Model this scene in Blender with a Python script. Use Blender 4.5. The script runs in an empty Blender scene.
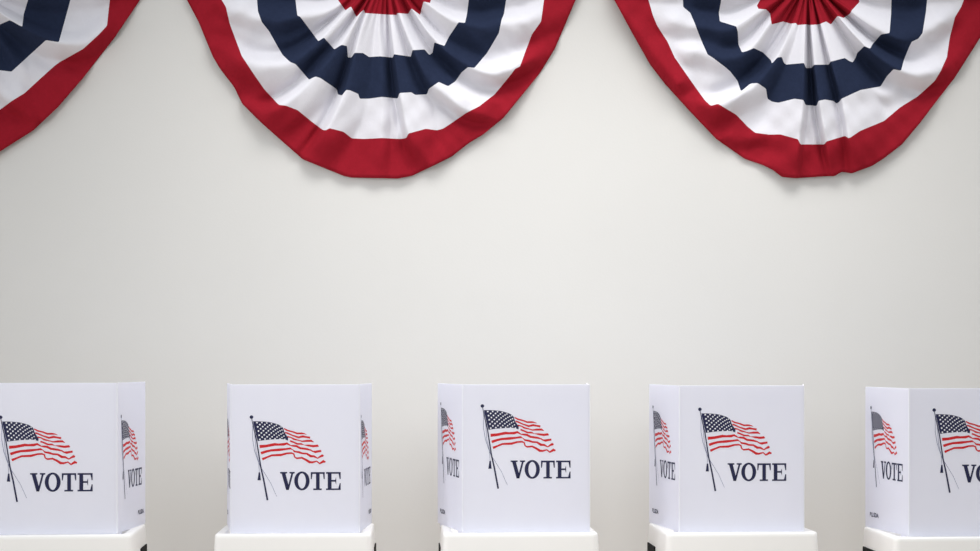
import bpy, bmesh, math
import numpy as np
from mathutils import Vector, Matrix

S = bpy.context.scene
COL = S.collection

# ------------------------------------------------------------------ camera
F = 1720.0            # focal length in pixels of a 980 px wide frame
CAM_Z = 1.572
HOR = 362.0           # image row of the horizon
cam_d = bpy.data.cameras.new('camera')
cam_d.sensor_width = 36
cam_d.lens = F / 980 * 36
cam_d.shift_y = (HOR - 275.5) / 980
cam_d.clip_end = 60
cam = bpy.data.objects.new('camera', cam_d)
cam.location = (0, 0, CAM_Z)
cam.rotation_euler = (math.pi / 2, 0, 0)
COL.objects.link(cam)
S.camera = cam

# ------------------------------------------------------------------ light
W = bpy.data.worlds.new('World')
S.world = W
W.use_nodes = True
W.node_tree.nodes['Background'].inputs[0].default_value = (0.93, 0.97, 1.0, 1)
W.node_tree.nodes['Background'].inputs[1].default_value = 0.55

def area(name, loc, target, size, power, color, spread=180):
    d = bpy.data.lights.new(name, 'AREA')
    d.shape = 'RECTANGLE'
    d.size, d.size_y = size
    d.energy = power
    d.color = color
    d.spread = math.radians(spread)
    o = bpy.data.objects.new(name, d)
    o.location = loc
    o.rotation_euler = (Vector(target) - Vector(loc)).to_track_quat('-Z', 'Y').to_euler()
    COL.objects.link(o)
    return o
LIGHTS = [  # name, place, aim, size, watts, colour, spread
 ('side_fill_left', (-5.5, 5.9, 1.7), (1.5, 7.3, 1.3), (1.8, 1.6), 3.008, (0.97, 0.99, 1.0), 60),  # unseen fill lamp, added to brighten left side panels and lower wall
 ('front_light', (0.5, 2.0, 2.6), (0.1, 6.6, 1.3), (1.6, 1.2), 3.022, (0.97, 0.985, 1.0), 50),
 ('front_light_left', (-3.3, 4.0, 2.6), (1.0, 7.6, 1.7), (1.3, 1.2), 13.640, (1.0, 0.99, 0.975), 100),
 ('ceiling_light_over_booths', (0.5, 6.6, 4.15), (0.5, 6.9, 0.5), (3.4, 0.8), 41.0, (1.0, 0.985, 0.96), 105),
]
WORLD = 0.70
for l in LIGHTS:
    area(*l)
W.node_tree.nodes['Background'].inputs[1].default_value = WORLD

S.view_settings.view_transform = 'Standard'
S.view_settings.look = 'None'
S.view_settings.exposure = 0.0
S.view_settings.gamma = 1
S.view_settings.use_curve_mapping = False

WALL_Y = 7.7

# ------------------------------------------------------------------ materials
def lin(c):
    return tuple(((x / 255) / 12.92 if x / 255 <= 0.04045 else ((x / 255 + 0.055) / 1.055) ** 2.4) for x in c) + (1,)

def mat(name, rgb, rough=0.6, noise=0.0, nscale=20, bump=0.0, bscale=200, sheen=0, spec=0.5, metal=0, mapping=None):
    m = bpy.data.materials.new(name)
    m.use_nodes = True
    nt = m.node_tree
    p = nt.nodes['Principled BSDF']
    base = lin(rgb)
    p.inputs['Base Color'].default_value = base
    p.inputs['Roughness'].default_value = rough
    p.inputs['Specular IOR Level'].default_value = spec
    p.inputs['Metallic'].default_value = metal
    if sheen:
        p.inputs['Sheen Weight'].default_value = sheen
    tc = nt.nodes.new('ShaderNodeTexCoord')
    src = tc.outputs['Object']
    if mapping:
        mp = nt.nodes.new('ShaderNodeMapping')
        mp.inputs['Scale'].default_value = mapping
        nt.links.new(src, mp.inputs[0])
        src = mp.outputs[0]
    if noise:
        n = nt.nodes.new('ShaderNodeTexNoise')
        n.inputs['Scale'].default_value = nscale
        n.inputs['Detail'].default_value = 4
        nt.links.new(src, n.inputs['Vector'])
        r = nt.nodes.new('ShaderNodeValToRGB')
        r.color_ramp.elements[0].position = 0.3
        r.color_ramp.elements[1].position = 0.7
        r.color_ramp.elements[0].color = tuple(c * (1 - noise) for c in base[:3]) + (1,)
        r.color_ramp.elements[1].color = tuple(min(1, c * (1 + noise)) for c in base[:3]) + (1,)
        nt.links.new(n.outputs['Fac'], r.inputs[0])
        nt.links.new(r.outputs[0], p.inputs['Base Color'])
    if bump:
        n2 = nt.nodes.new('ShaderNodeTexNoise')
        n2.inputs['Scale'].default_value = bscale
        n2.inputs['Detail'].default_value = 3
        nt.links.new(src, n2.inputs['Vector'])
        b = nt.nodes.new('ShaderNodeBump')
        b.inputs['Strength'].default_value = bump
        b.inputs['Distance'].default_value = 0.004
        nt.links.new(n2.outputs['Fac'], b.inputs['Height'])
        nt.links.new(b.outputs[0], p.inputs['Normal'])
    return m

M_WALL = mat('painted_plaster', (212, 211, 209), 0.85, 0.012, 1.2, 0.08, 90, spec=0.2)
M_FLOOR = mat('wood_floor', (224, 208, 188), 0.45, 0.12, 6, mapping=(1, 12, 1))
M_BASE = mat('baseboard_paint', (225, 223, 218), 0.5, 0.01)
M_RED = mat('red_cotton', (146, 27, 41), 0.9, 0.04, 60, 0.25, 160, spec=0.06)
M_WHITE = mat('white_cotton', (216, 215, 222), 0.9, 0.01, 60, 0.25, 160, sheen=0.1, spec=0.1)
M_BLUE = mat('navy_cotton', (36, 44, 66), 0.9, 0.06, 60, 0.25, 160, spec=0.06)
M_TAPE = mat('header_tape', (235, 233, 228), 0.9, 0.01)
M_BRASS = mat('brass', (190, 150, 70), 0.35, metal=1)
M_PANEL = mat('white_corrugated_plastic', (243, 244, 255), 0.5, 0.008, 9, 0.05, 30, spec=0.3)
M_HINGE = mat('white_fold_edge', (236, 237, 246), 0.45, spec=0.35)
M_CASE = mat('white_moulded_plastic', (243, 242, 241), 0.42, 0.006, 14, 0.04, 150, spec=0.45)
M_BLACK = mat('black_plastic', (10, 10, 13), 0.75, spec=0.15)
M_LEG = mat('black_metal', (30, 30, 34), 0.35, metal=0.8)
M_NAVY = mat('navy_ink', (18, 22, 66), 0.55, 0.02, 300, spec=0.4)
M_INKRED = mat('red_ink', (200, 12, 24), 0.55, 0.02, 300, spec=0.4)
M_INKWHITE = mat('white_ink', (240, 241, 248), 0.6)
M_GREYINK = mat('thin_cord_ink', (110, 116, 150), 0.6)

def translucent(m, fac, col):
    nt = m.node_tree
    p = nt.nodes['Principled BSDF']; out = nt.nodes['Material Output']
    t = nt.nodes.new('ShaderNodeBsdfTranslucent'); t.inputs[0].default_value = lin(col)
    mx = nt.nodes.new('ShaderNodeMixShader'); mx.inputs[0].default_value = fac
    nt.links.new(p.outputs[0], mx.inputs[1]); nt.links.new(t.outputs[0], mx.inputs[2])
    nt.links.new(mx.outputs[0], out.inputs['Surface'])
translucent(M_PANEL, 0.3, (248, 249, 255))

# ------------------------------------------------------------------ helpers
def obj(name, me, parent=None, mats=None):
    if mats:
        for m in mats:
            me.materials.append(m)
    o = bpy.data.objects.new(name, me)
    COL.objects.link(o)
    if parent:
        o.parent = parent
    return o

def bm_obj(name, bm, mats, parent=None, smooth=False):
    me = bpy.data.meshes.new(name)
    bm.normal_update()
    bm.to_mesh(me)
    bm.free()
    if smooth:
        for p in me.polygons:
            p.use_smooth = True
    return obj(name, me, parent, mats)

def box(bm, lo, hi, mi=0, bevel=0):
    r = bmesh.ops.create_cube(bm, size=1)
    vs = r['verts']
    for v in vs:
        v.co = Vector([lo[i] + (v.co[i] + 0.5) * (hi[i] - lo[i]) for i in range(3)])
    fs = list({f for v in vs for f in v.link_faces})
    for f in fs:
        f.material_index = mi
    if bevel:
        es = list({e for v in vs for e in v.link_edges})
        bmesh.ops.bevel(bm, geom=es, offset=bevel, segments=2, affect='EDGES', profile=0.6)

def tube(bm, a, b, r, n=14):
    a, b = Vector(a), Vector(b)
    d = b - a
    q = d.to_track_quat('Z', 'Y').to_matrix().to_4x4()
    bmesh.ops.create_cone(bm, cap_ends=True, segments=n, radius1=r, radius2=r, depth=d.length,
                          matrix=Matrix.Translation((a + b) / 2) @ q)

def empty(name, loc, rz, label, cat, group):
    o = bpy.data.objects.new(name, None)
    o.empty_display_size = 0.1
    o.location = loc
    o.rotation_euler = (0, 0, rz)
    o['label'] = label
    o['category'] = cat
    o['group'] = group
    COL.objects.link(o)
    return o

# ------------------------------------------------------------------ room
bm = bmesh.new(); box(bm, (-7, WALL_Y, 0), (7, WALL_Y + 0.15, 4.2))
w = bm_obj('wall_back', bm, [M_WALL]); w['kind'] = 'structure'
bm = bmesh.new(); box(bm, (-7, -1.5, -0.1), (7, WALL_Y + 0.15, 0))
w = bm_obj('floor', bm, [M_FLOOR]); w['kind'] = 'structure'
bm = bmesh.new(); box(bm, (-7, WALL_Y - 0.015, 0), (7, WALL_Y, 0.11), bevel=0.004)
w = bm_obj('baseboard_back', bm, [M_BASE]); w['kind'] = 'structure'

# ------------------------------------------------------------------ buntings
# measured seam lines of each fan (red|white, white|blue, blue|white, white|red, hem)
B2 = dict(c=(386, -32), top=(206, 206), rings=[
 [(338,0),(345.5,10.5),(351,6.5),(356.5,17),(363.5,9.5),(365,13),(378,14),(386,14.5),(396.5,15),(397.5,13),(408,14),(411.5,8.5),(420,15),(423.5,1.5),(430,3),(432,-4)],
 [(295.5,0),(297.4,15.8),(300,16.5),(305,23),(318.6,41.6),(323.7,37.3),(334.4,49.5),(341.6,44.8),(347,46),(347.8,57.4),(352.4,57.4),(353.8,52.8),(363,53),(369,57),(380.3,56.3),(393,57.7),(393.8,54.2),(411,56.7),(412.5,50.2),(424.8,49.5),(429,55.2),(432.5,53),(434.5,42.3),(444.3,46),(448.6,37.3),(458.6,22.2),(465,23),(467,14),(468.7,0)],
 [(257,0),(258,11.5),(261.8,22),(269,31),(279,48.8),(282.6,55),(290,62),(295.5,64),(309.2,79.8),(315.4,76.5),(320.4,78),(337,89.4),(337.8,94.4),(342.7,95.6),(345.5,89.8),(350,90.3),(358.4,94),(359.5,98.7),(368.9,98.7),(381.8,96.9),(398.2,98.5),(399.2,93),(411.5,92.3),(415,94.9),(427,94.4),(428.9,88.7),(438.7,82),(448,86.3),(455.2,81.5),(461.7,72.2),(468,67),(474.4,68),(487,53),(498.8,33),(501.7,19.4),(504,14),(506,0)],
 [(221.6,0),(226,7),(230,24.4),(241.7,56),(255,75.8),(264.5,89.4),(278.8,105),(286,105.6),(297.5,110),(311.8,121.7),(323.3,130.3),(326.9,130.3),(329,128),(343.4,131.7),(351.8,138.3),(363.3,139),(382,138),(400,139),(407,138),(407.8,133.7),(425.8,128.8),(437,130.3),(443,128.7),(451.7,123),(466,113),(478.9,106.6),(494.7,94.4),(512,73),(514.8,68.9),(520,66.5),(529.7,40),(531.8,34.4),(541,21.5),(544,0)],
 [(187,0),(198.6,22),(213,57),(220,68.6),(234.3,87.3),(242.2,103.8),(260,121.5),(279.5,139),(303,159.5),(344.6,176.3),(351.8,177.7),(397.7,178.6),(411.6,176),(434.5,165.2),(451.7,156.6),(469,143),(483.3,134.4),(503.4,118),(540,72.9),(554.8,48.8),(563.4,28.7),(575.6,0)]],
 folds=[  # crest polyline, height, reach on west side, reach on east side
 ([(386,-32),(340,8),(320,14),(297,16),(285,20),(262,20),(238,10),(215,2)],4.5,9,5),
 ([(386,-32),(351,6.5),(323.7,37.3),(305,54),(292,62),(268,65),(245,59),(228,48),(214,46)],5.5,4,9),
 ([(386,-32),(363,9.5),(341.6,44.8),(315.4,76.5),(300,92),(283,105),(265,112),(244,104)],6,3.5,10),
 ([(386,-32),(366,13),(354.5,53),(346,90),(329,128),(304,160)],5.5,2.5,10),
 ([(386,-32),(378,14),(381,57),(382,97),(382,138),(381,178)],2.2,9,3),
 ([(386,-32),(390,15),(394.3,54),(399.6,93),(407.5,136),(412,150),(425,165)],5,2.2,11),
 ([(386,-32),(398,13),(412.8,50),(429.5,87),(445,97),(465,112),(489,118),(503,116)],5.5,3,9),
 ([(386,-32),(411.5,8.5),(434.5,42.3),(468,67),(490,76),(514,69),(535,56),(552,44)],6,5,4.5),
 ([(386,-32),(424,1.5),(449,20),(459,22),(481,29),(500,24),(525,22),(541,14),(560,-5)],4.5,10,5),
 ([(386,-32),(430,-15),(470,-5),(500,-12),(540,-20),(570,-30)],3.5,8,6),
 ([(386,-32),(340,-15),(295,-12),(250,-18),(200,-28)],3.5,6,6),
 ([(405,137),(416,146),(428,163)],2.5,5,6),
 ([(440,96),(470,98),(484,101)],1.2,3,3),
 ([(255,74),(240,66),(222,64)],1.5,5,4),
 ])
B3 = dict(c=(808, -22), top=(204, 204), rings=[
 [(760.2,0),(757,5.7),(758.5,8.9),(766,9.3),(770.2,13.6),(771.6,24.4),(783,21.5),(791,23.7),(795.6,23),(797.5,25),(806,24.4),(809.7,25),(819,24.4),(826,21.5),(830.8,24.4),(837.6,16),(843.4,18),(850,13.6),(852,10),(859.4,2),(858,-4)],
 [(721.2,0),(718.8,13),(719.8,21.5),(736.3,26.5),(737.7,31.6),(738.4,44.5),(742,52.4),(747.3,51),(753.7,48),(763,52.4),(771,60.3),(772,63.8),(777.4,57.4),(781.7,57),(784,63),(786,64.6),(804,63),(805.8,68),(811.8,68),(814,64.8),(829,64.6),(830.5,61.7),(844.8,58),(849,61),(852.7,62.4),(855.6,57.4),(857.2,53),(864.4,46),(870,48.8),(872.3,44.5),(881,34.4),(889.5,33),(891,14.3),(891.4,0)],
 [(683,0),(683.2,7),(690.3,13),(694.6,23),(701.8,41.6),(707.6,54.5),(713.3,58),(724.8,66.7),(730.3,71.5),(737.5,80.8),(741,91.6),(750.4,83.7),(757.6,83),(766,88.7),(767.4,98.7),(772,101.6),(778.4,102.8),(794.4,98.7),(803.8,100),(805,105),(817,106),(818.2,101),(824.6,99.5),(833.9,101),(836,103.8),(839.6,101.6),(841.5,98.7),(860.4,90),(880.5,86.5),(887,76),(893.6,69),(901,70.8),(903.8,60),(908.9,47.3),(911.7,41.6),(918.2,38.7),(922.5,33),(926,11.5),(927,0)],
 [(648.5,0),(653,15.8),(657.3,25.8),(667.4,41.6),(674.6,57.4),(690.2,80),(704.5,100),(711,106),(718,103.8),(736,114.5),(747.6,126.7),(755,132.8),(769,134.6),(780.4,134.4),(798.7,139.4),(799.6,144.4),(825,144.4),(826,141.6),(845.3,135.8),(848.9,138.5),(860.3,130.8),(884,121),(900.3,107.3),(917.5,96.6),(934.7,80.8),(940.4,71.5),(946.9,57.4),(949.8,37.3),(954.8,17.2),(961,7.2),(963.7,0)],
 [(614.3,0),(631.5,31.6),(650,64.3),(664.3,83),(688.6,110),(715.9,138.7),(744.6,158.8),(763.2,165.2),(773.3,170.3),(781.9,177),(795.5,178.3),(830.2,176),(834.5,176.3),(841.7,171.7),(851.7,173.4),(871.8,166),(883.3,158.8),(902,144.4),(920,123),(940.4,96),(954.5,78),(980,38),(1001,0)]],
 folds=[
 ([(808,-22),(763,7),(737,28),(720,30),(700,28),(680,22),(650,10)],4,8,7),
 ([(808,-22),(771,20),(754,48),(738,57),(722,58),(705,50),(685,50),(668,45)],4,5,6),
 ([(808,-22),(794,23),(777.6,57.4),(757,84),(735,97),(716,105),(700,103),(690,100)],6,4,7),
 ([(612,-6),(624,14),(646,44),(668,72),(690,98)],4.5,5,5),
 ([(808,-22),(805,24),(803.5,63),(803.5,100),(798.5,140),(796,178)],5.5,14,2),
 ([(808,-22),(811,25),(814.5,65),(818.7,101),(826,142),(833,176)],5.5,2,9),
 ([(808,-22),(821,24),(831,62),(842,99),(847,128),(850,150),(852,173)],5,2.2,14),
 ([(808,-22),(837.6,16),(864,46),(893.6,69),(918,77),(939,71),(958,58)],6,6,4.5),
 ([(808,-22),(851,12),(881,33),(911,43),(918,38),(940,24),(962,4)],4.5,5,9),
 ([(808,-22),(850,-12),(890,-8),(930,-10),(1000,-20)],3.5,7,6),
 ([(808,-22),(760,-8),(722,-4),(684,-8),(630,-15)],3.5,6,6),
 ([(845,93),(866,90),(890,95),(905,86)],1.8,4,4),
 ([(735,140),(752,138),(775,139),(797,142)],2.2,4,5),
 ([(800,150),(785,162),(773,170)],1.8,5,4),
 ([(845,140),(858,160),(864,166)],2,5,5),
 ])
def shifted(pts, dx, dy=0, xmax=1e9):
    return [(x + dx, y + dy) for x, y in pts if x + dx < xmax]
B1 = dict(c=(-50, -32), top=(206, 200), rings=[
 shifted(B2['rings'][0], -436),
 shifted(B2['rings'][1], -436, 0, -14) + [(-8,46),(-5,40),(0,24.4),(10,20),(22.2,27),(23.7,14.3),(28,0)],
 shifted(B2['rings'][2], -436, 0, -10) + [(-2,70.3),(0,70.3),(11.5,71.7),(46,40),(58.8,42.3),(65,20),(70.3,0)],
 shifted(B2['rings'][3], -436, 0, -24) + [(-14,121),(0,109.8),(11.5,101.2),(24.4,93.3),(40,79),(54.5,66),(60.3,61.7),(83.2,48.8),(99,34.4),(107,25.8),(109.8,0)],
 shifted(B2['rings'][4], -436, 0, -30) + [(-14,161),(0,151.5),(33,130.6),(57.4,107.7),(83,78),(114.8,37.3),(140,0)]],
 folds=[
 ([(-50,-32),(-73,13),(-82,53),(-90,90),(-107,128),(-132,160)],5.5,2.5,10),
 ([(-50,-32),(-85,6),(-112,37),(-144,62),(-190,60),(-222,46)],5.5,4,9),
 ([(-50,-32),(-38,13),(-23,50),(-6,87),(10,104),(35,118)],5,3,9),
 ([(-50,-32),(-14,3),(10,20),(46,40),(60,43),(82,46),(100,33),(120,12)],6,7,4.5),
 ([(-50,-32),(0,-10),(40,-4),(70,-10),(110,-14),(140,-20)],4,8,8),
 ([(-8,30),(8,48),(14,64),(18,90),(12,104)],1.8,5,5),
 ])

BY = WALL_Y - 0.05   # mean distance of the cloth
def px2w(u, v, y):
    return ((u - 490) * y / F, CAM_Z - (v - HOR) * y / F)

def fold_field(P, folds, c):
    """raised crests of the cloth, P = (n,2) points"""
    r = np.hypot(P[:, 0] - c[0], P[:, 1] - c[1])
    sw = np.clip(r / 95, 0.16, 1.25)
    sa = np.clip(r / 62, 0.12, 1.0)
    acc = np.zeros(len(P)); groove = np.zeros(len(P))
    for pts, amp, wW, wE in folds:
        pts = np.array(pts, float)
        # round the polyline off
        for _ in range(2):
            q = [pts[0]]
            for a, b in zip(pts[:-1], pts[1:]):
                q += [a * 0.75 + b * 0.25, a * 0.25 + b * 0.75]
            q.append(pts[-1]); pts = np.array(q)
        best = np.full(len(P), 1e9); sgn = np.ones(len(P)); tt = np.zeros(len(P))
        L = np.concatenate([[0], np.cumsum(np.hypot(*(pts[1:] - pts[:-1]).T))])
        for i in range(len(pts) - 1):
            a, b = pts[i], pts[i + 1]
            d = b - a
            l2 = max((d ** 2).sum(), 1e-9)
            t = np.clip(((P - a) @ d) / l2, 0, 1)
            q = a + t[:, None] * d
            dist = np.hypot(P[:, 0] - q[:, 0], P[:, 1] - q[:, 1])
            s = np.sign(d[0] * (P[:, 1] - a[1]) - d[1] * (P[:, 0] - a[0]))
            m = dist < best
            best[m] = dist[m]; sgn[m] = s[m]
            tt[m] = (L[i] + t[m] * math.sqrt(l2)) / L[-1]
        # west side (left when looking from the middle outwards, down the picture) is positive
        k = 1 / (1 + np.exp(-sgn * best / 0.5))
        fW = np.clip(1 - best / (2.0 * wW * sw), 0, 1)
        fE = np.clip(1 - (best / (2.2 * wE * sw)) ** 1.6, 0, 1)
        f = fW * k + fE * (1 - k)
        taper = np.clip((1 - tt) / 0.14, 0.25, 1)
        acc += (1.25 * amp * sa * f * taper) ** 3
        groove += 0.55 * amp * sa * taper * k * np.exp(-((best - 2.3 * wW * sw) / (1.2 * wW * sw)) ** 2)
    return acc ** (1 / 3) - np.minimum(groove, 5.0)

def build_bunting(B, label):
    c = B['c']
    N = 620
    th = np.linspace(math.pi, 0, N)           # left -> bottom -> right
    base = [46, 86, 127, 168]
    radii = [np.full(N, 1.0)]
    for k, ring in enumerate(B['rings']):
        rl = B['top'][0] if k == 4 else base[k]
        rr = B['top'][1] if k == 4 else base[k]
        ang, rad = [math.pi + 1e-3], [rl]
        fine = [ring[0]]
        for (xa, ya), (xb, yb) in zip(ring[:-1], ring[1:]):
            m = max(1, int(math.hypot(xb - xa, yb - ya) / 3))
            fine += [(xa + (xb - xa) * q / m, ya + (yb - ya) * q / m) for q in range(1, m + 1)]
        for x, y in fine:
            a = math.atan2(y - c[1], x - c[0])
            a = min(a, ang[-1] - 0.0004)
            if a <= 0.01: continue
            ang.append(a); rad.append(math.hypot(x - c[0], y - c[1]))
        ang.append(-1e-3); rad.append(rr)
        ra = np.interp(-th, -np.array(ang), np.array(rad))
        kk = np.array([0.06, 0.24, 0.4, 0.24, 0.06])
        ra = np.convolve(np.pad(ra, 2, mode='edge'), kk, 'valid')
        radii.append(ra)
    rows = [10, 9, 10, 10, 9]
    R = [radii[0]]; band = []
    for k in range(5):
        for j in range(1, rows[k] + 1):
            t = j / rows[k]
            R.append(radii[k] * (1 - t) + radii[k + 1] * t); band.append(k)
    R = np.array(R)
    X = c[0] + R * np.cos(th)[None, :]
    Y = c[1] + R * np.sin(th)[None, :]
    P = np.stack([X.ravel(), Y.ravel()], 1)
    h = fold_field(P, B['folds'], c)
    r = R.ravel(); tf = np.tile(th, R.shape[0])
    # gathered stitching pleats in the middle, slack lower hem
    h += 0.9 * np.sin(tf * 46 + 0.6 * np.sin(tf * 7)) * np.clip(r / 14, 0, 1) * np.exp(-(r / 42) ** 2)
    h += 0.35 * np.sin(P[:, 0] * 0.21 + P[:, 1] * 0.13 + 2 * np.sin(P[:, 1] * 0.05)) * np.clip((r - 60) / 60, 0, 1)
    h += 0.22 * np.sin(P[:, 0] * 0.33 - P[:, 1] * 0.29 + 1.7 * np.sin(P[:, 0] * 0.045)) * np.clip((r - 60) / 60, 0, 1)
    h += 2.2 * np.sin(np.clip(r / 200, 0, 1) * math.pi)
    hh = h.reshape(R.shape)
    for _ in range(2):                          # soften like cloth
        g = hh.copy()
        g[:, 1:-1] = 0.25 * hh[:, :-2] + 0.5 * hh[:, 1:-1] + 0.25 * hh[:, 2:]
        g2 = g.copy()
        g2[1:-1] = 0.25 * g[:-2] + 0.5 * g[1:-1] + 0.25 * g[2:]
        hh = g2
    depth = np.maximum(0.006, 0.026 + hh.ravel() * (BY / F) * FOLD_SCALE)
    cx, cz = px2w(c[0], c[1], BY)
    yy = WALL_Y - depth
    wx = (P[:, 0] - 490) * yy / F - cx
    wz = CAM_Z - (P[:, 1] - HOR) * yy / F - cz
    verts = [(float(a), float(-d), float(b)) for a, d, b in zip(wx, depth, wz)]
    nr = R.shape[0]
    faces = []; mi = []
    order = [0, 1, 2, 1, 0]
    for i in range(nr - 1):
        for j in range(N - 1):
            a = i * N + j
            faces.append((a, a + N, a + N + 1, a + 1)); mi.append(order[band[i]])
    me = bpy.data.meshes.new('fan_fabric')
    me.from_pydata(verts, [], faces)
    me.polygons.foreach_set('material_index', mi)
    me.polygons.foreach_set('use_smooth', [True] * len(faces))
    root = empty('bunting', (cx, WALL_Y, cz), 0, label, 'bunting', 'pleated fan buntings on the wall')
    fab = obj('fan_fabric', me, root, [M_RED, M_WHITE, M_BLUE])
    sm = fab.modifiers.new('thickness', 'SOLIDIFY'); sm.thickness = 0.0012; sm.offset = 0
    # header tape and brass eyelets along the top
    w1 = B['top'][0] * BY / F; w2 = B['top'][1] * BY / F
    bm = bmesh.new(); box(bm, (-w1, -0.024, -0.008), (w2, -0.0005, 0.022), bevel=0.002)
    bm_obj('header_tape', bm, [M_TAPE], root)
    for x in (-w1 + 0.02, 0.0, w2 - 0.02):
        bm = bmesh.new()
        n = 20; ring = []
        for i in range(n):
            a = i / n * math.tau
            ring.append([bm.verts.new((x + (0.009 + 0.003 * math.cos(b)) * math.cos(a), -0.0245 + 0.002 * math.sin(b),
                                       0.008 + (0.009 + 0.003 * math.cos(b)) * math.sin(a))) for b in [q / 8 * math.tau for q in range(8)]])
        for i in range(n):
            for q in range(8):
                bm.faces.new((ring[i][q], ring[(i + 1) % n][q], ring[(i + 1) % n][(q + 1) % 8], ring[i][(q + 1) % 8]))
        bm_obj('eyelet', bm, [M_BRASS], root, smooth=True)
FOLD_SCALE = 2.1
build_bunting(B1, 'red, white and navy fan bunting cut off by the left edge of the photo')
build_bunting(B2, 'red, white and navy fan bunting hanging on the wall between the other two')
build_bunting(B3, 'red, white and navy fan bunting on the right, nearest the right edge')

# ------------------------------------------------------------------ printed artwork
# coordinates: pixels of the middle booth's front panel (463..588 across, 384.5..532.8 down)
PW, PH, PT = 0.487, 0.568, 0.005
SX, SZ = PW / 125.0, PH / 148.3
def art(x, y):
    return ((x - 463) * SX, (532.8 - y) * SZ)

def poly(bm, pts, mi, lift):
    vs = [bm.verts.new((*[art(x, y)[0]], -lift, art(x, y)[1])) for x, y in pts]
    try:
        f = bm.faces.new(vs)
    except ValueError:
        return
    f.material_index = mi
    f.normal_update()
    if f.normal.y > 0:
        f.normal_flip()

def stroke(bm, pts, mi, lift):
    n = len(pts)
    L, R = [], []
    for i, (x, y, w) in enumerate(pts):
        a = pts[max(0, i - 1)]; b = pts[min(n - 1, i + 1)]
        dx, dy = b[0] - a[0], b[1] - a[1]
        l = math.hypot(dx, dy) or 1
        nx, ny = -dy / l, dx / l
        w = w + (0.15 if mi == 1 and w > 0.3 else 0)
        L.append((x + nx * w, y + ny * w)); R.append((x - nx * w, y - ny * w))
    for i in range(n - 1):
        poly(bm, [L[i], R[i], R[i + 1], L[i + 1]], mi, lift)

STRIPES = [
 [(514.8,417.5,.45),(518,419.3,.6),(523.4,420.7,.6),(527.3,422.3,.7),(532.1,422.3,.75),(534.5,422.6,.4),(536.8,423.4,.2)],
 [(515.9,421.3,.6),(518,422,.6),(522.9,424.2,.5),(528.9,426.3,.8),(533.2,425.3,.95),(536.8,426,.7),(540.3,426.6,.9)],
 [(518,425.5,.6),(521.3,426.2,.4),(524.5,428,.7),(530,429.4,.35),(532.4,430.2,.5),(537,429.8,.85),(541.4,429.7,.9),(543.9,431,.25)],
 [(520.7,429.7,.65),(524,431,.65),(527.8,432.7,.7),(531.6,432.8,.7),(534.3,433.8,.2),(538.7,434.4,.8),(543.6,435.1,1.0),(547.7,434.6,1.0),(548.7,435.4,.3)],
 [(491.1,435.4,1.4),(497.6,434.8,1.2),(505.8,433.2,1.2),(509.6,433.4,.95),(514.5,433.2,1.15),(517.7,432.3,.9),(521.3,434.4,.35),(524,434.7,.8),(527,435,.9),(530.5,437,.9),(537,437.9,.85),(541,439,.5),(543,440.3,.5),(545.5,440.8,1.05),(548,440.3,.95),(551.2,439.8,.85)],
 [(492.3,442,1.2),(497.6,440.2,1.05),(502,439.2,.95),(510.1,438.6,1.15),(516.7,437.9,.8),(521,437.3,.85),(523,438.3,.3),(525.1,440.3,.7),(528.9,440.9,.85),(532.7,442.2,.75),(537,442.5,.75),(540.9,445,1.1),(544.1,445.2,.85),(547.7,447.1,.45),(550.1,445.5,.75),(552.3,444.4,1.15),(553.4,445,.6)],
 [(493.6,448,1.1),(498.2,446,.75),(503,444.1,.8),(511.8,443.8,1.0),(517.7,442.2,.75),(522.1,441.9,.7),(524.3,442.7,.6),(525.3,445.9,.5),(527.3,447.1,.7),(532.1,446.6,.75),(536,448.5,.9),(539.8,451,1.1),(542.5,451.2,.85),(546.8,450.1,.5),(549.6,452.4,.7),(553.4,450.1,1.2),(555.3,451,.6)]]
CANTON = [(85,150),(180,150),(280,155),(380,165),(460,185),(540,210),(600,245),(625,275),(640,330),(670,390),(715,450),(712,505),(670,490),(600,475),(500,480),(400,485),(290,495),(170,512),(140,400),(110,270)]

def add_flag(bm):
    poly(bm, [(480 + x / 18.375, 402 + y / 18.375) for x, y in CANTON], 0, 0.0006)
    for s in STRIPES:
        stroke(bm, s, 1, 0.0006)
    for row in range(9):                       # fifty stars
        t = (row + 0.55) / 9.1
        n = 6 if row % 2 == 0 else 5
        for i in range(n):
            s = ((i + 0.45) if n == 6 else (i + 0.95)) / 6.0
            s = s ** 0.97
            x = (110 + 58 * t) * (1 - s) + (628 + 80 * t) * s
            y = (158 + 350 * t) * (1 - s) + (262 + 235 * t) * s - 42 * 4 * s * (1 - s) * (1 - t) - 14 * 4 * s * (1 - s) * t
            cx, cy = 480 + x / 18.375, 402 + y / 18.375
            rr = 1.12 - 0.3 * s
            pts = []
            for q in range(10):
                a = -math.pi / 2 + q * math.pi / 5
                rad = rr if q % 2 == 0 else rr * 0.55
                pts.append((cx + rad * math.cos(a), cy + rad * math.sin(a)))
            poly(bm, pts, 2, 0.0009)

def add_pole(bm):
    poly(bm, [(483.1 + 1.75 * math.cos(a), 406 + 1.75 * math.sin(a)) for a in [i / 20 * math.tau for i in range(20)]], 0, 0.0009)
    stroke(bm, [(483.3,407.5,.3),(484.6,414,.4),(488.2,429.8,.55),(492,455,.65),(494.9,468,.75),(498.7,488.8,.85)], 0, 0.0009)
    stroke(bm, [(484.4,411,.18),(484.2,418,.2),(484.2,428,.22),(486,439,.24),(488.6,447,.24),(491.5,455,.22),(496.5,463,.18),(502,472,.16),(505,479,.16),(507.8,485.3,.14)], 1, 0.0006)
    stroke(bm, [(484.8,412,.2),(486.2,422,.22),(487.5,440,.2),(490,450,.2),(490.8,461,.18)], 1, 0.0006)
    poly(bm, [(490.1,461),(491.5,461),(492.2,468.9),(489,468.9)], 0, 0.0006)

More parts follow.
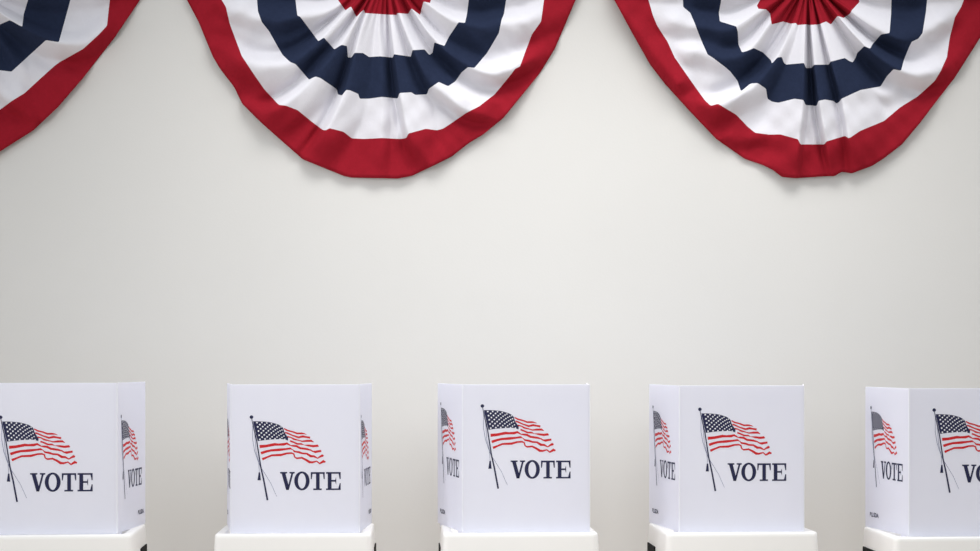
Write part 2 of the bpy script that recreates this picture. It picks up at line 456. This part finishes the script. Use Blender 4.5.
def add_vote(bm):
    def g(pts, lift=0.0006):
        poly(bm, [(505 + x / 13.07, 450 + y / 13.07) for x, y in pts], 0, lift)
    # V
    g([(78,140),(168,140),(168,157),(147,162),(98,162),(78,157)])
    g([(98,160),(147,160),(188,318),(190,375),(155,375)])
    g([(198,140),(265,140),(265,157),(246,162),(220,162),(198,157)])
    g([(222,160),(246,160),(190,375),(165,375),(182,315)])
    # O as a ring with heavy sides
    n = 40
    for i in range(n):
        a, b = i / n * math.tau, (i + 1) / n * math.tau
        o = lambda t: (357 + 98 * math.cos(t), 257 + 123 * math.sin(t))
        q = lambda t: (357 + 50 * math.cos(t), 257 + 99 * math.sin(t))
        g([o(a), o(b), q(b), q(a)])
    # T
    g([(470,143),(648,143),(648,166),(470,166)])
    g([(470,166),(492,166),(482,235),(470,235)])
    g([(626,166),(648,166),(648,235),(636,235)])
    g([(537,166),(583,166),(583,357),(537,357)])
    g([(502,357),(610,357),(610,377),(502,377)])
    # E
    g([(665,143),(852,143),(852,165),(665,165)])
    g([(665,357),(852,357),(852,377),(665,377)])
    g([(687,165),(735,165),(735,357),(687,357)])
    g([(732,246),(782,246),(782,268),(732,268)])
    g([(782,246),(795,208),(795,306),(782,268)])
    g([(826,165),(852,165),(852,235),(840,235)])
    g([(840,288),(852,288),(852,357),(822,357)])

def flag_parts(parent, scale=1.0, dx=0.0, dz=0.0):
    out = []
    for name, fn, mats in (('printed_flag', add_flag, [M_NAVY, M_INKRED, M_INKWHITE]),
                           ('printed_flagpole', add_pole, [M_NAVY, M_GREYINK]),
                           ('vote_lettering', add_vote, [M_NAVY])):
        bm = bmesh.new(); fn(bm)
        for v in bm.verts:
            v.co.x = v.co.x * scale + dx; v.co.z += dz
        out.append(bm_obj(name, bm, mats, parent))
    return out

def small_text(parent, x, z, size, width):
    cu = bpy.data.curves.new('t', 'FONT')
    cu.body = 'BLI.SDA'
    cu.size = size
    cu.offset = 0.0006
    cu.align_x = 'LEFT'
    t = bpy.data.objects.new('t', cu); COL.objects.link(t)
    bpy.context.view_layer.update()
    me = bpy.data.meshes.new_from_object(t.evaluated_get(bpy.context.evaluated_depsgraph_get()))
    bpy.data.objects.remove(t)
    xs = [v.co.x for v in me.vertices]
    k = width / (max(xs) - min(xs))
    for v in me.vertices:
        v.co = Vector((x + (v.co.x - min(xs)) * k, -0.0006, z + v.co.y * 1.45))
    me.materials.clear()
    o = obj('small_lettering', me, parent, [M_NAVY])
    return o

# ------------------------------------------------------------------ voting booths
LSIDE = 0.42
RIM = 0.918
def rrect(w0, w1, d0, d1, r, z, n=6):
    pts = []
    for cx, cy, a0 in ((w1 - r, d1 - r, 0), (w0 + r, d1 - r, 90), (w0 + r, d0 + r, 180), (w1 - r, d0 + r, 270)):
        for i in range(n + 1):
            a = math.radians(a0 + 90 * i / n)
            pts.append((cx + r * math.cos(a), cy + r * math.sin(a), z))
    return pts

def panel(name, length, height, parent, mirror=False):
    """upright sheet from x=0 to length, printed face towards -y, built at the local origin"""
    bm = bmesh.new()
    box(bm, (0.002, 0, 0), (length - 0.002, PT, height), bevel=0.0012)
    # slide-in tabs along the bottom
    for fx in (0.14, 0.86):
        box(bm, (length * fx - 0.02, 0.0008, -0.012), (length * fx + 0.02, PT - 0.0008, 0.001))
    return bm_obj(name, bm, [M_PANEL], parent)

def booth(label, uL, Z, phi, rim, uTL, uTR, farL, farR, pdx, pdz):
    """uL: column of the front panel's left edge; Z its distance; tray from uTL to uTR"""
    phi = math.radians(phi)
    zt = Z - 0.042
    xTL = (uTL - 490) * zt / F
    tw = 0.592
    # tray front-left corner is the booth's origin on the floor
    cx, cy = xTL, zt
    c, s = math.cos(phi), math.sin(phi)
    def to_world(lx, ly):
        return cx + lx * c - ly * s, cy + lx * s + ly * c
    root = empty('voting_booth', (cx, cy, 0), phi, label, 'voting booth', 'voting booths in a row in front of the wall')
    td = 0.455
    # moulded case
    bm = bmesh.new()
    loops = [rrect(-0.008, tw + 0.008, -0.008, td + 0.008, 0.03, rim - 0.15),
             rrect(-0.006, tw + 0.006, -0.006, td + 0.006, 0.03, rim - 0.10),
             rrect(-0.001, tw + 0.001, -0.001, td + 0.001, 0.026, rim - 0.016),
             rrect(0.000, tw, 0.000, td, 0.025, rim - 0.006),
             rrect(0.003, tw - 0.003, 0.003, td - 0.003, 0.023, rim - 0.001),
             rrect(0.008, tw - 0.008, 0.008, td - 0.008, 0.02, rim),
             rrect(0.030, tw - 0.030, 0.030, td - 0.030, 0.015, rim),
             rrect(0.034, tw - 0.034, 0.060, td - 0.034, 0.012, rim - 0.002),
             rrect(0.040, tw - 0.040, 0.066, td - 0.040, 0.012, rim - 0.02)]
    rings = [[bm.verts.new(p) for p in l] for l in loops]
    n = len(rings[0])
    for a, b in zip(rings[:-1], rings[1:]):
        for i in range(n):
            bm.faces.new((a[i], a[(i + 1) % n], b[(i + 1) % n], b[i]))
    bm.faces.new(rings[-1]); bm.faces.new(list(reversed(rings[0])))
    case = bm_obj('case', bm, [M_CASE], root, smooth=True)
    em = case.modifiers.new('edges', 'EDGE_SPLIT'); em.split_angle = math.radians(50)
    # local position of the front panel
    xw = (uL - 490) * Z / F
    lx = (xw - cx) * c + (Z - cy) * s
    ly = 0.042
    h = RIM - 0.0 + PH - RIM
    fp = panel('front_panel', PW, PH, root)
    fp.location = (lx, ly, rim)
    flag_parts(fp, 1.0, pdx, pdz)
    # side panels reach back to measured columns
    def solve(px, py, ufar):
        best = None
        for k in range(-400, 401):
            a = k / 10
            dx, dy = math.sin(math.radians(a)) * LSIDE, math.cos(math.radians(a)) * LSIDE
            X, Y = to_world(px + dx, py + dy)
            e = abs(490 + X * F / Y - ufar)
            if best is None or e < best[0]:
                best = (e, a)
        return math.radians(best[1])
    aL = solve(lx, ly, farL)
    aR = solve(lx + PW, ly, farR) if farR else math.radians(3)
    if aR is not None and farR is None: aR = math.radians(3)
    # left panel: its printed face looks left, its right end (x=length) meets the front panel
    dx, dy = math.sin(aL) * LSIDE, math.cos(aL) * LSIDE
    sp = panel('side_panel', LSIDE, PH, root)
    sp.location = (lx + dx, ly + dy, rim); sp.rotation_euler = (0, 0, math.atan2(-dy, -dx))
    flag_parts(sp, 0.88, -0.008, pdz); small_text(sp, 0.05, 0.046, 0.016, 0.085)
    dx, dy = math.sin(aR) * LSIDE, math.cos(aR) * LSIDE
    sp = panel('side_panel', LSIDE, PH, root)
    sp.location = (lx + PW, ly, rim); sp.rotation_euler = (0, 0, math.atan2(dy, dx))
    flag_parts(sp, 0.88, -0.008, pdz); small_text(sp, LSIDE - 0.115, 0.046, 0.016, 0.085)
    for x in (lx, lx + PW):
        bm = bmesh.new(); tube(bm, (x, ly + 0.0035, rim + 0.0005), (x, ly + 0.0035, rim + PH - 0.0005), 0.003, 12)
        bm_obj('fold_strip', bm, [M_HINGE], root, smooth=False)
    # leg brackets on the two end faces, black legs down to the floor
    for sx in (0, 1):
        for yy in (0.24,):
            x0, x1 = ((-0.0095, 0.01) if sx == 0 else (tw - 0.01, tw + 0.0095))
            bm = bmesh.new(); box(bm, (x0, yy, rim - 0.165), (x1, yy + 0.185, rim - 0.078), bevel=0.003)
            bm_obj('leg_bracket', bm, [M_BLACK], root)
    for sx in (0, 1):
        for sy in (0, 1):
            x = 0.05 if sx == 0 else tw - 0.05
            y = 0.05 if sy == 0 else td - 0.05
            ox = -0.05 if sx == 0 else 0.05
            oy = -0.05 if sy == 0 else 0.05
            bm = bmesh.new(); tube(bm, (x, y, rim - 0.149), (x + ox, y + oy, 0.006), 0.011)
            leg = bm_obj('leg', bm, [M_LEG], root)
            bm = bmesh.new(); tube(bm, (x + ox, y + oy, 0.0), (x + ox, y + oy, 0.035), 0.015)
            bm_obj('rubber_foot', bm, [M_BLACK], leg)
    return root

def Zof(hpx): return PH * F / hpx
def rimof(v, Z): return CAM_Z - (v - HOR) * Z / F
def place(label, uR_or_L, side, hpx, vbot, phi, uTL, uTR, farL, farR, pdx=0, pdz=0):
    Z = Zof(hpx)
    tw = 0.592
    if side == 'R':
        p = math.radians(phi)
        # front panel spans PW turned by phi
        uL = uR_or_L
        Xr = (uR_or_L - 490) * (Z + PW * math.sin(p)) / F
        uL = 490 + (Xr - PW * math.cos(p)) * F / Z
    else:
        uL = uR_or_L
    if uTL is None:
        p = math.radians(phi); zt = Z - 0.042
        Xr = (uTR - 490) * (zt + tw * math.sin(p)) / F
        uTL = 490 + (Xr - tw * math.cos(p)) * F / zt
    return booth(label, uL, Z, phi, rimof(vbot, Z), uTL, uTR, farL, farR, pdx * SX, -pdz * SZ)

place('white booth printed VOTE, cut off by the left edge, right side panel showing', 116.5, 'R', 152, 535, 4.5, None, 131, -25, 145.5, -5, 12)
place('white booth printed VOTE, second from left, with only a sliver of each side panel showing', 231, 'L', 149, 533.5, 2.3, 214.3, None, 227, 372, -0.2, 11)
place('white booth printed VOTE in the middle of the row of five', 463, 'L', 148.3, 532.8, 3, 443.5, None, 437.5, 587, -1, 0)
place('white booth printed VOTE, second from right, black bracket at lower left of its case', 680, 'L', 146.7, 532.3, 3.7, 666.8, None, 649, 804, 0, 2.5)
place('white booth printed VOTE, cut off by the right edge, wide left side panel showing', 909.7, 'L', 148.3, 536.6, 2.8, 894.5, None, 865, None, 4.5, 0.3)
